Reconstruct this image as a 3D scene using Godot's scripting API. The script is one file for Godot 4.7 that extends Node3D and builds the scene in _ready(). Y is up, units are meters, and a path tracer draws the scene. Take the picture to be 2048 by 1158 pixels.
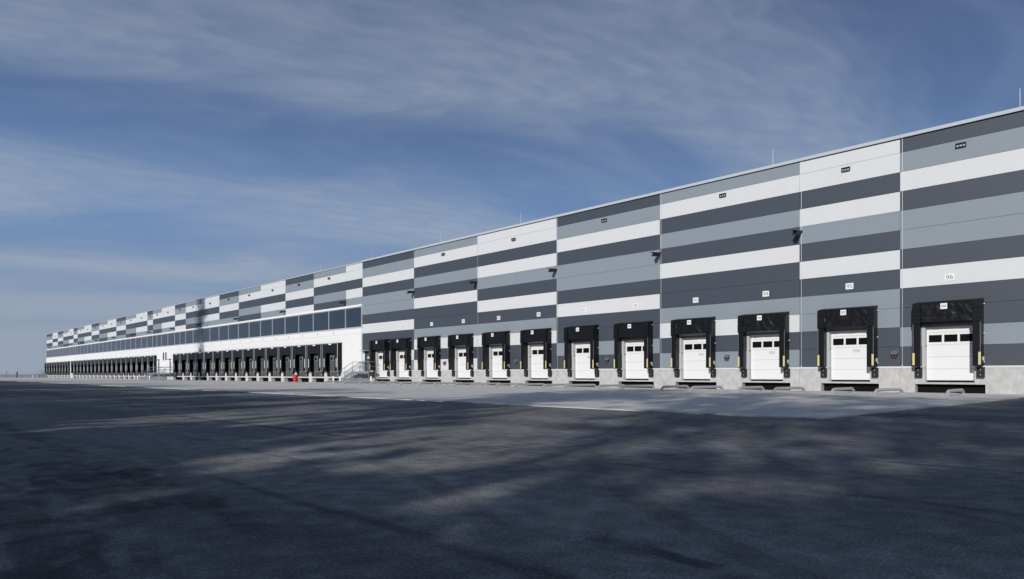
extends Node3D
# A long loading-dock facade seen at an angle across a yard. The facade lies along X (negative = far end), its face at z = 0, the yard towards +z.

const P0 := 1.342          # underside of the cladding
const SUN_UP := 21.0
const SUN_SIDE := 20.5
const DOCKS := [[96, -9.97], [95, -14.69], [94, -19.45], [93, -24.19], [92, -28.91], [91, -33.66], [90, -38.42], [89, -43.18], [88, -47.92], [87, -52.70], [86, -57.45], [85, -61.33]]
const HALL_BAYS := [[6.86, -2.66, "WWDWMDWDMMDD"], [-2.66, -12.18, "DMWDMMDWDDMD"], [-12.18, -17.42, "WWDWMDWDMMDD"], [-17.42, -26.93, "MWDMDWDDMWDM"], [-26.93, -36.45, "DMWDMMDWDDMD"], [-36.45, -45.99, "WWDWMDWDMWDD"], [-45.99, -55.58, "MWDMDWDDMWDW"], [-55.58, -60.21, "DMWDMMDWDDWM"], [-60.21, -65.23, "DMWDMMDWDDWM"]]
const FAR_JOINTS := [-65.23, -68.77, -76.44, -84.15, -91.78, -99.50, -107.10, -114.85, -122.50, -128.16, -135.70, -141.10, -144.70, -152.45, -160.10, -167.75, -175.45, -183.15, -190.85, -198.65, -206.35, -211.30, -217.10, -224.70, -232.30, -240.10, -247.60]
const FAR_KINDS := "ABCABCABCABCABCABCABCABCAC"

var M := {}
var taken := {}
var boxes := {}

# ---------------------------------------------------------------- helpers
const TENS := ["", "", "", "", "", "", "", "", "eighty", "ninety"]
const ONES := ["", "-one", "-two", "-three", "-four", "-five", "-six", "-seven", "-eight", "-nine"]
func words(n: int) -> String:
	return TENS[n / 10] + ONES[n % 10]

func numbered(called: String) -> String:
	if not taken.has(called):
		taken[called] = 0
		return called
	taken[called] += 1
	return "%s_%03d" % [called, taken[called]]

func tag(o: Node, label := "", category := "", group := "", kind := "") -> Node:
	if label != "": o.set_meta("label", label)
	if category != "": o.set_meta("category", category)
	if group != "": o.set_meta("group", group)
	if kind != "": o.set_meta("kind", kind)
	return o

func base(called: String, where: Vector3, turn := 0.0) -> Node3D:
	var o := Node3D.new()
	o.name = numbered(called)
	add_child(o)
	o.position = where
	o.rotation.y = turn
	return o

func put(parent: Node, called: String, mesh: Mesh, mat: Material, at := Vector3.ZERO) -> MeshInstance3D:
	var o := MeshInstance3D.new()
	o.name = numbered(called) if parent == self else called
	o.mesh = mesh
	o.material_override = mat
	parent.add_child(o, true)
	o.position = at
	o.cast_shadow = GeometryInstance3D.SHADOW_CASTING_SETTING_ON
	return o

func copy(o: Node3D, where: Vector3) -> Node3D:
	var c: Node3D = o.duplicate()
	var stem := String(o.name)
	if stem.length() > 4 and stem[stem.length() - 4] == "_" and stem.right(3).is_valid_int(): stem = stem.left(stem.length() - 4)
	c.name = numbered(stem)
	add_child(c)
	c.position = where
	return c

func box_mesh(s: Vector3) -> BoxMesh:
	var k := "%.4f_%.4f_%.4f" % [s.x, s.y, s.z]
	if not boxes.has(k):
		var b := BoxMesh.new()
		b.size = s
		boxes[k] = b
	return boxes[k]

# a box between two corners
func bx(parent: Node, called: String, mat: Material, x0: float, x1: float, y0: float, y1: float, z0: float, z1: float) -> MeshInstance3D:
	var s := Vector3(absf(x1 - x0), absf(y1 - y0), absf(z1 - z0))
	return put(parent, called, box_mesh(s), mat, Vector3((x0 + x1) / 2, (y0 + y1) / 2, (z0 + z1) / 2))

func mb() -> SurfaceTool:
	var st := SurfaceTool.new()
	st.begin(Mesh.PRIMITIVE_TRIANGLES)
	st.set_smooth_group(-1)
	return st

func quad(st: SurfaceTool, a: Vector3, b: Vector3, c: Vector3, d: Vector3) -> void:
	# clockwise seen from the front
	st.add_vertex(a); st.add_vertex(b); st.add_vertex(c)
	st.add_vertex(a); st.add_vertex(c); st.add_vertex(d)

func add_box(st: SurfaceTool, x0: float, x1: float, y0: float, y1: float, z0: float, z1: float) -> void:
	hexa(st, [Vector3(x0, y0, z0), Vector3(x1, y0, z0), Vector3(x1, y0, z1), Vector3(x0, y0, z1), Vector3(x0, y1, z0), Vector3(x1, y1, z0), Vector3(x1, y1, z1), Vector3(x0, y1, z1)])

# bottom ring 0..3 and top ring 4..7: (x0 z0) (x1 z0) (x1 z1) (x0 z1)
func hexa(st: SurfaceTool, p: Array) -> void:
	st.set_smooth_group(-1)
	quad(st, p[7], p[6], p[2], p[3])
	quad(st, p[5], p[4], p[0], p[1])
	quad(st, p[6], p[5], p[1], p[2])
	quad(st, p[4], p[7], p[3], p[0])
	quad(st, p[4], p[5], p[6], p[7])
	quad(st, p[3], p[2], p[1], p[0])

func tube(st: SurfaceTool, pts: Array, r0: float, r1 := -1.0, n := 8) -> void:
	if r1 < 0.0: r1 = r0
	st.set_smooth_group(0)
	var rings := []
	var up := Vector3.UP
	for i in pts.size():
		var d: Vector3
		if i == 0: d = pts[1] - pts[0]
		elif i == pts.size() - 1: d = pts[i] - pts[i - 1]
		else: d = (pts[i + 1] - pts[i]).normalized() + (pts[i] - pts[i - 1]).normalized()
		d = d.normalized()
		if absf(d.dot(up)) > 0.95: up = Vector3.RIGHT if absf(d.x) < 0.8 else Vector3.BACK
		var s := d.cross(up).normalized()
		var t := s.cross(d).normalized()
		up = t
		var r: float = lerpf(r0, r1, float(i) / (pts.size() - 1))
		var ring := []
		for k in n:
			var a := TAU * k / n
			ring.append(pts[i] + (s * cos(a) + t * sin(a)) * r)
		rings.append(ring)
	for i in pts.size() - 1:
		for k in n:
			var k2 := (k + 1) % n
			quad(st, rings[i][k], rings[i + 1][k], rings[i + 1][k2], rings[i][k2])
	st.set_smooth_group(-1)
	for k in range(1, n - 1):
		st.add_vertex(rings[0][0]); st.add_vertex(rings[0][k]); st.add_vertex(rings[0][k + 1])
		var l = rings[pts.size() - 1]
		st.add_vertex(l[0]); st.add_vertex(l[k + 1]); st.add_vertex(l[k])

func bent(a: Vector3, corner: Vector3, b: Vector3, r: float, n := 5) -> Array:
	# points of a rounded corner
	var out := []
	var p := corner + (a - corner).normalized() * r
	var q := corner + (b - corner).normalized() * r
	for i in n + 1:
		var t := float(i) / n
		out.append(p.lerp(corner, t).lerp(corner.lerp(q, t), t))
	return out

func done(st: SurfaceTool, parent: Node, called: String, mat: Material, at := Vector3.ZERO) -> MeshInstance3D:
	st.generate_normals()
	return put(parent, called, st.commit(), mat, at)

func mesh_of(st: SurfaceTool) -> Mesh:
	st.generate_normals()
	return st.commit()

# ---------------------------------------------------------------- materials
func lin(r: float, g: float, b: float) -> Color:
	return Color(r, g, b).linear_to_srgb()

func mat(called: String, c: Color, rough := 0.6, metal := 0.0, spec := 0.5) -> StandardMaterial3D:
	var m := StandardMaterial3D.new()
	m.resource_name = called
	m.albedo_color = c
	m.roughness = rough
	m.metallic = metal
	m.metallic_specular = spec
	M[called] = m
	return m

func noise(kind: int, freq: float, octaves: int, s: int) -> FastNoiseLite:
	var n := FastNoiseLite.new()
	n.noise_type = kind
	n.frequency = freq
	n.fractal_octaves = octaves
	n.seed = s
	return n

func tex_from(bytes: PackedByteArray, w: int, h: int, mip := true) -> ImageTexture:
	var im := Image.create_from_data(w, h, false, Image.FORMAT_L8, bytes)
	im.convert(Image.FORMAT_RGB8)
	if mip: im.generate_mipmaps()
	return ImageTexture.create_from_image(im)

func textures() -> void:
	# concrete: clouds, pores and faint vertical run marks (formwork and rain)
	var n := 512
	var a := noise(FastNoiseLite.TYPE_SIMPLEX_SMOOTH, 0.009, 5, 11).get_seamless_image(n, n).get_data()
	var f := noise(FastNoiseLite.TYPE_SIMPLEX_SMOOTH, 0.11, 3, 12).get_seamless_image(n, n).get_data()
	var runs := noise(FastNoiseLite.TYPE_SIMPLEX_SMOOTH, 0.05, 3, 13).get_seamless_image(n, n)
	var out := PackedByteArray(); out.resize(n * n)
	for y in n:
		for x in n:
			var i := y * n + x
			var r: float = runs.get_pixel((x * 2) % n, (y / 9) % n).r
			var v := 226.0 + (a[i] - 128) * 0.12 + (f[i] - 128) * 0.06 + (r - 0.5) * 14.0
			if f[i] < 46: v -= 16.0
			out[i] = int(clampf(v, 0, 255))
	M["tex_concrete"] = tex_from(out, n, n)
	# painted sheet steel: very faint large mottling
	for i in n * n:
		out[i] = int(clampf(251.0 + (a[i] - 128) * 0.016 + (f[i] - 128) * 0.006, 0, 255))
	M["tex_paint"] = tex_from(out, n, n)
	# asphalt: binder with aggregate grains
	n = 1024
	var g := noise(FastNoiseLite.TYPE_SIMPLEX, 0.33, 2, 21).get_seamless_image(n, n).get_data()
	var c := noise(FastNoiseLite.TYPE_CELLULAR, 0.16, 1, 22).get_seamless_image(n, n).get_data()
	var b := noise(FastNoiseLite.TYPE_SIMPLEX_SMOOTH, 0.012, 5, 23).get_seamless_image(n, n).get_data()
	out.resize(n * n)
	for i in n * n:
		var v := 172.0 + (g[i] - 128) * 0.42 + (c[i] - 128) * 0.26 + (b[i] - 128) * 0.20
		if g[i] > 214: v += 36.0
		out[i] = int(clampf(v, 0, 255))
	M["tex_asphalt"] = tex_from(out, n, n)
	var hm := Image.create_from_data(n, n, false, Image.FORMAT_L8, out)
	hm.convert(Image.FORMAT_RGB8)
	hm.bump_map_to_normal_map(5.0)
	M["nrm_asphalt"] = ImageTexture.create_from_image(hm)
	M["tex_yard"] = yard_marks()

# oil streaks, rolled seams and damp blotches of the yard: 48 m (x) by 16 m (z), starting at x = -40, z = 24
func yard_marks() -> ImageTexture:
	var w := 1024
	var h := 1024
	var lanes := noise(FastNoiseLite.TYPE_SIMPLEX_SMOOTH, 0.006, 4, 31).get_seamless_image(w, h).get_data()
	var fine := noise(FastNoiseLite.TYPE_SIMPLEX_SMOOTH, 0.045, 4, 32).get_seamless_image(w, h).get_data()
	var out := PackedByteArray(); out.resize(w * h)
	for y in h:
		for x in w:
			var i := y * w + x
			# long patches drawn out along x
			var l: float = lanes[y * w + ((x / 3) % w)]
			out[i] = int(clampf(204.0 + (l - 128) * 0.22 + (fine[i] - 128) * 0.11, 0, 255))
	# z, x from, x to, half width, strength, raggedness
	var streaks := [[36.96, -18.0, -2.6, 0.16, 0.36, 0.7], [36.45, -6.6, -1.2, 0.055, 0.34, 0.8], [33.57, -19.0, -8.2, 0.085, 0.40, 0.5], [33.0, -8.0, -2.9, 0.035, 0.30, 0.7], [30.75, -3.2, 4.0, 0.07, 0.36, 0.5], [33.15, -2.5, 3.0, 0.07, 0.32, 0.7], [35.74, -2.6, -1.7, 0.11, 0.40, 0.9], [35.82, -1.66, -0.9, 0.07, 0.34, 0.9], [37.4, -9.0, -4.6, 0.34, 0.38, 1.3], [38.0, -6.5, -3.0, 0.22, 0.40, 1.2], [37.75, -12.0, -8.5, 0.3, 0.36, 1.2], [31.9, -34.0, -12.0, 0.06, 0.24, 0.6], [29.2, -30.0, 3.0, 0.05, 0.20, 0.6], [35.3, -13.0, -6.0, 0.06, 0.22, 0.9], [27.4, -3.5, 5.0, 0.06, 0.28, 0.5]]
	var wob := noise(FastNoiseLite.TYPE_SIMPLEX_SMOOTH, 0.35, 3, 33)
	for s in streaks:
		var xa := int((s[1] + 40.0) / 48.0 * w)
		var xb := int((s[2] + 40.0) / 48.0 * w)
		for x in range(xa, xb):
			var mx := x / float(w) * 48.0 - 40.0
			var t := float(x - xa) / maxf(xb - xa, 1)
			var fade := smoothstep(0.0, 0.12, t) * smoothstep(1.0, 0.85, t)
			var zc: float = s[0] + wob.get_noise_2d(mx * 0.5, s[0] * 9.0) * 0.10
			var hw: float = s[3] * (1.0 + s[5] * wob.get_noise_2d(mx * 1.7, s[0] * 5.0 + 40.0))
			var y0 := int((zc - hw * 2.2 - 24.0) / 16.0 * h)
			var y1 := int((zc + hw * 2.2 - 24.0) / 16.0 * h) + 1
			for y in range(maxi(y0, 0), mini(y1, h)):
				var mz := y / float(h) * 16.0 + 24.0
				var d: float = absf(mz - zc) / maxf(hw, 0.01) + wob.get_noise_2d(mx * 6.0, mz * 14.0) * s[5] * 1.1
				var k: float = (1.0 - smoothstep(0.25, 1.45, d)) * s[4] * 0.85 * fade * clampf(0.62 + wob.get_noise_2d(mx * 2.3, s[0] * 3.0) * 0.9 + wob.get_noise_2d(mx * 9.0, mz * 9.0) * 0.6, 0.0, 1.0)
				if k > 0.0:
					var i := y * w + x
					out[i] = int(out[i] * (1.0 - k))
	# rolled joints between paver lanes: hair lines along x
	for zz in [25.9, 28.4, 31.35, 34.35, 38.9]:
		for x in w:
			var mx := x / float(w) * 48.0 - 40.0
			var y := int((zz + wob.get_noise_2d(mx * 0.3, zz) * 0.05 - 24.0) / 16.0 * h)
			var kk := 0.80 + wob.get_noise_2d(mx * 3.0, zz * 7.0) * 0.16
			if y > 0 and y < h - 1: out[y * w + x] = int(out[y * w + x] * clampf(kk, 0.6, 1.0))
	# faint tyre tracks of turning lorries: pairs of arcs
	for arc in [[-9.0, 47.0, 10.6], [-9.0, 47.0, 12.5], [-22.0, 22.0, 9.2], [-22.0, 22.0, 11.1], [4.0, 25.0, 10.0], [4.0, 25.0, 11.9]]:
		for t in 5200:
			var an := TAU * t / 5200.0
			for o in 9:
				var rr: float = arc[2] + (o - 4) * 0.025
				var xx := int((arc[0] + cos(an) * rr + 40.0) / 48.0 * w)
				var yy := int((arc[1] + sin(an) * rr - 24.0) / 16.0 * h)
				if xx >= 0 and xx < w and yy >= 0 and yy < h:
					var v: float = 204.0 * (0.90 + wob.get_noise_2d(xx * 0.02, yy * 0.05) * 0.08)
					var ii := yy * w + xx
					if out[ii] > v: out[ii] = int(lerpf(out[ii], v, 0.35))
	# pale rolled seam that carries on from the edge of the concrete, and small light chips
	for x in range(int(33.0 / 48.0 * w), w):
		var y := int((24.75 + wob.get_noise_1d(x * 0.03) * 0.06 - 24.0) / 16.0 * h)
		for k in 2: out[(y + k) * w + x] = mini(255, int(out[(y + k) * w + x] * 1.14))
	var rng := RandomNumberGenerator.new()
	rng.seed = 5
	for k in 700:
		var i := rng.randi_range(2, h - 3) * w + rng.randi_range(2, w - 3)
		out[i] = 250
	return tex_from(out, w, h)

func tri(m: StandardMaterial3D, tex: String, metres: float) -> void:
	m.albedo_texture = M[tex]
	m.uv1_triplanar = true
	m.uv1_world_triplanar = true
	m.uv1_scale = Vector3.ONE / metres

func materials() -> void:
	textures()
	tri(mat("panel_W", lin(0.695, 0.71, 0.72), 0.5), "tex_paint", 3.1)
	tri(mat("panel_M", lin(0.258, 0.300, 0.338), 0.5), "tex_paint", 3.1)
	tri(mat("panel_D", lin(0.062, 0.074, 0.096), 0.5), "tex_paint", 3.1)
	mat("joint", lin(0.02, 0.022, 0.026), 0.9)
	mat("coping", lin(0.50, 0.54, 0.58), 0.4)
	mat("alu", lin(0.62, 0.64, 0.66), 0.4, 0.35)
	mat("galv", lin(0.46, 0.475, 0.49), 0.45, 0.25)
	mat("galv_dull", lin(0.25, 0.27, 0.295), 0.5, 0.2)
	tri(mat("concrete", lin(0.64, 0.64, 0.63), 0.85), "tex_concrete", 2.6)
	tri(mat("concrete_pale", lin(0.76, 0.76, 0.75), 0.85), "tex_concrete", 2.6)
	tri(mat("white_wall", lin(0.85, 0.85, 0.85), 0.7), "tex_paint", 4.3)
	mat("strip", lin(0.66, 0.67, 0.68), 0.5)
	mat("door_white", lin(0.80, 0.805, 0.81), 0.45)
	mat("door_grey", lin(0.10, 0.11, 0.12), 0.35)
	mat("jamb", lin(0.50, 0.51, 0.52), 0.55)
	mat("lintel", lin(0.20, 0.20, 0.205), 0.7)
	mat("vinyl", lin(0.0085, 0.0098, 0.0125), 0.42, 0.0, 0.32)
	mat("rubber", lin(0.010, 0.010, 0.011), 0.7)
	mat("pit", lin(0.012, 0.011, 0.010), 0.95, 0.0, 0.1)
	mat("steel_dark", lin(0.075, 0.078, 0.082), 0.5)
	mat("yellow", lin(0.66, 0.56, 0.26), 0.55)
	mat("marker_white", lin(0.76, 0.77, 0.76), 0.55)
	mat("sign_white", lin(0.86, 0.86, 0.86), 0.5)
	mat("ink", lin(0.05, 0.05, 0.055), 0.7)
	mat("door_glass", lin(0.008, 0.009, 0.010), 0.06)
	var g := mat("ribbon_glass", Color(lin(0.024, 0.046, 0.080), 0.62), 0.03)
	g.transparency = BaseMaterial3D.TRANSPARENCY_ALPHA
	mat("blind", lin(0.24, 0.27, 0.31), 0.8)
	mat("room", lin(0.45, 0.45, 0.44), 0.9)
	mat("lamp_black", lin(0.018, 0.019, 0.022), 0.5)
	mat("red", lin(0.50, 0.02, 0.015), 0.4)
	mat("red_lens", lin(0.16, 0.008, 0.014), 0.25)
	mat("sheet_grey", lin(0.20, 0.215, 0.23), 0.4, 0.3)
	mat("roof", lin(0.30, 0.30, 0.30), 0.9)
	var bark := mat("bark", lin(0.10, 0.08, 0.06), 0.95)
	bark.cull_mode = BaseMaterial3D.CULL_BACK
	var leaf := mat("leaf", lin(0.045, 0.07, 0.028), 0.8)
	leaf.cull_mode = BaseMaterial3D.CULL_DISABLED
	var leaf2 := mat("leaf_dark", lin(0.028, 0.048, 0.024), 0.8)
	leaf2.cull_mode = BaseMaterial3D.CULL_DISABLED
	var asp := mat("asphalt", lin(0.75, 0.75, 0.745), 0.92, 0.0, 0.35)
	asp.albedo_texture = M["tex_asphalt"]
	asp.normal_enabled = true
	asp.normal_texture = M["nrm_asphalt"]
	asp.normal_scale = 0.45
	asp.detail_enabled = true
	asp.detail_blend_mode = BaseMaterial3D.BLEND_MODE_MUL
	asp.detail_albedo = M["tex_yard"]
	asp.detail_uv_layer = BaseMaterial3D.DETAIL_UV_2
	tri(mat("apron", lin(0.82, 0.785, 0.73), 0.85), "tex_concrete", 5.3)
	mat("kerb", lin(0.50, 0.50, 0.49), 0.85)
	mat("field", lin(0.30, 0.31, 0.30), 0.95)  # pale albedo stands in for haze over the far ground

# ---------------------------------------------------------------- sky
func sky_image() -> Image:
	var n1 := noise(FastNoiseLite.TYPE_SIMPLEX_SMOOTH, 1.0, 4, 7)
	var n2 := noise(FastNoiseLite.TYPE_SIMPLEX_SMOOTH, 1.0, 5, 19)
	var n3 := noise(FastNoiseLite.TYPE_SIMPLEX_SMOOTH, 1.0, 3, 27)
	var n4 := noise(FastNoiseLite.TYPE_SIMPLEX_SMOOTH, 1.0, 4, 33)
	# cover: how much high ice cloud stands in each direction, drawn out along one wind
	var cw := 1024
	var chh := 512
	var cover := Image.create(cw, chh, false, Image.FORMAT_RF)
	for y in range(0, chh / 2 + 4):
		var e := (0.5 - (y + 0.5) / chh) * PI
		var sy := maxf(sin(e), 0.0)
		var q := cos(e) / (sy + 0.10)
		for x in cw:
			var a := ((x + 0.5) / cw - 0.5) * TAU
			var px := sin(a) * q
			var pz := -cos(a) * q
			var u := px * 0.955 + pz * 0.296
			var v := -px * 0.296 + pz * 0.955
			var warp := n3.get_noise_2d(u * 0.55, v * 0.30)
			var bands := cos((u + 1.95 + warp * 0.42) * TAU / 1.22)
			var broad := n1.get_noise_2d(u * 0.8 + warp * 0.4 + 3.1, v * 0.30 + warp * 0.2 + 1.7)
			var wisp := n2.get_noise_2d(u * 2.3 + warp * 1.5, v * 0.7 + warp * 0.9)
			var k := smoothstep(-0.75, 0.85, bands * 0.50 + broad * 0.75 + wisp * 0.38 + 0.06) * 0.80
			k += maxf(wisp, -0.1) * 0.16
			cover.set_pixel(x, y, Color(clampf(k, 0.0, 1.0), 0, 0))
	var w := 4096
	var h := 2048
	cover.resize(w, h, Image.INTERPOLATE_CUBIC)
	var ks := cover.get_data().to_float32_array()
	# clear air from the horizon up: sine of elevation -> sRGB
	var hs := [0.0, 0.05, 0.12, 0.22, 0.33, 0.45, 0.6, 1.0]
	var cs := [Color(0.53, 0.59, 0.665), Color(0.53, 0.595, 0.68), Color(0.495, 0.585, 0.71), Color(0.42, 0.54, 0.715), Color(0.345, 0.445, 0.61), Color(0.305, 0.385, 0.53), Color(0.30, 0.375, 0.515), Color(0.31, 0.37, 0.48)]
	var haze := Color(0.63, 0.67, 0.73)
	var out := PackedByteArray()
	out.resize(w * h * 3)
	var sa := PackedFloat32Array(); sa.resize(w)
	var ca := PackedFloat32Array(); ca.resize(w)
	for x in w:
		var a := ((x + 0.5) / w - 0.5) * TAU
		sa[x] = sin(a)
		ca[x] = -cos(a)
	for y in range(0, h / 2 + 8):
		var e := (0.5 - (y + 0.5) / h) * PI
		var sy := maxf(sin(e), 0.0)
		var q := cos(e) / (sy + 0.10)
		var j := 0
		while j < hs.size() - 2 and sy > hs[j + 1]: j += 1
		var clear: Color = cs[j].lerp(cs[j + 1], clampf((sy - hs[j]) / (hs[j + 1] - hs[j]), 0, 1))
		var tone: Color = haze.lerp(clear, clampf(sy * 0.95, 0.0, 0.6))
		var low_mix := smoothstep(0.0, 0.16, sy)
		var r0 := clear.r * 255.0; var g0 := clear.g * 255.0; var b0 := clear.b * 255.0
		var dr := (tone.r - clear.r) * 255.0; var dg := (tone.g - clear.g) * 255.0; var db := (tone.b - clear.b) * 255.0
		var fine := 0.27 * low_mix
		for x in w:
			var i := y * w + x
			var k := ks[i]
			var u := (sa[x] * 0.955 + ca[x] * 0.296) * q
			var v := (-sa[x] * 0.296 + ca[x] * 0.955) * q
			# fine fibres and curds, strongest where there is cloud
			var f := n4.get_noise_2d(u * 11.0 + k * 2.6, v * 4.6 - k * 3.0)
			k += f * fine * (0.14 + k)
			k = clampf(0.55 + (k - 0.55) * low_mix, 0.0, 0.98)
			i *= 3
			out[i] = int(r0 + dr * k)
			out[i + 1] = int(g0 + dg * k)
			out[i + 2] = int(b0 + db * k)
	for i in range((h / 2 + 8) * w * 3, out.size(), 3):
		out[i] = 92; out[i + 1] = 97; out[i + 2] = 102
	return Image.create_from_data(w, h, false, Image.FORMAT_RGB8, out)

# ---------------------------------------------------------------- start
func _ready() -> void:
	# camera: level, lens shifted upwards
	var cam := Camera3D.new()
	cam.name = "camera"
	add_child(cam)
	cam.position = Vector3(0, 0.905, 38.73)
	cam.rotation_degrees = Vector3(0, 46.99, 0)
	cam.projection = Camera3D.PROJECTION_FRUSTUM
	cam.near = 0.1
	cam.far = 4000.0
	cam.keep_aspect = Camera3D.KEEP_HEIGHT
	cam.size = 2.0 * 0.1 * 579.0 / 1370.0
	cam.frustum_offset = Vector2(0, 0.1 * 170.2 / 1370.0)
	cam.current = true
	# sky
	var env := Environment.new()
	env.background_mode = Environment.BG_SKY
	var sky := Sky.new()
	var pano := PanoramaSkyMaterial.new()
	pano.panorama = ImageTexture.create_from_image(sky_image())
	sky.sky_material = pano
	env.sky = sky
	env.tonemap_mode = Environment.TONE_MAPPER_LINEAR
	env.tonemap_exposure = 1.0
	env.sdfgi_enabled = true
	env.ssao_enabled = true
	env.ssil_enabled = true
	var we := WorldEnvironment.new()
	we.name = "world_environment"
	we.environment = env
	add_child(we)
	# sun: low, behind the photographer, a little to the right of the facade's normal
	var sun := DirectionalLight3D.new()
	sun.name = "sun"
	add_child(sun)
	sun.light_energy = 1.06
	sun.light_color = Color(1.0, 0.985, 0.965)
	sun.light_angular_distance = 0.6
	sun.shadow_enabled = true
	sun.rotation_degrees = Vector3(-SUN_UP, SUN_SIDE, 0)
	materials()
	setting()
	near_hall()
	far_hall()
	shelters()
	wall_fittings()
	yard_things()
	trees()

# ---------------------------------------------------------------- ground
func setting() -> void:
	var st := mb()
	var pts := [Vector3(-1800, 0, -1800), Vector3(1800, 0, -1800), Vector3(1800, 0, 1800), Vector3(-1800, 0, 1800)]
	for i in [0, 1, 2, 0, 2, 3]:
		var p: Vector3 = pts[i]
		st.set_uv(Vector2(p.x, p.z) / 3.7)
		st.set_uv2(Vector2((p.x + 40.0) / 48.0, (p.z - 24.0) / 16.0))
		st.set_normal(Vector3.UP)
		st.add_vertex(p)
	st.generate_tangents()
	var gr := put(self, "ground", st.commit(), M.asphalt, Vector3(0, -0.03, 0))
	tag(gr, "dark asphalt yard with oil streaks and rolled seams", "ground", "", "structure")
	var ap := bx(self, "concrete_apron", M.apron, -262.0, -6.05, -0.25, 0.0, 0.0, 24.3)
	tag(ap, "pale concrete apron in front of the loading docks", "pavement", "", "structure")
	var kb := bx(self, "edging", M.kerb, -262.0, -6.05, -0.25, 0.003, 24.3, 24.46)
	tag(kb, "pale edging strip between concrete apron and asphalt", "edging", "", "structure")
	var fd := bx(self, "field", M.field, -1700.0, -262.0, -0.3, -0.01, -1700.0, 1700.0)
	tag(fd, "open field toned pale for haze beyond the fence", "field", "", "structure")

# ---------------------------------------------------------------- near hall, striped cladding down to a concrete plinth
func dock_near(x: float) -> Array:
	return [x - 1.08, x + 1.08]

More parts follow.
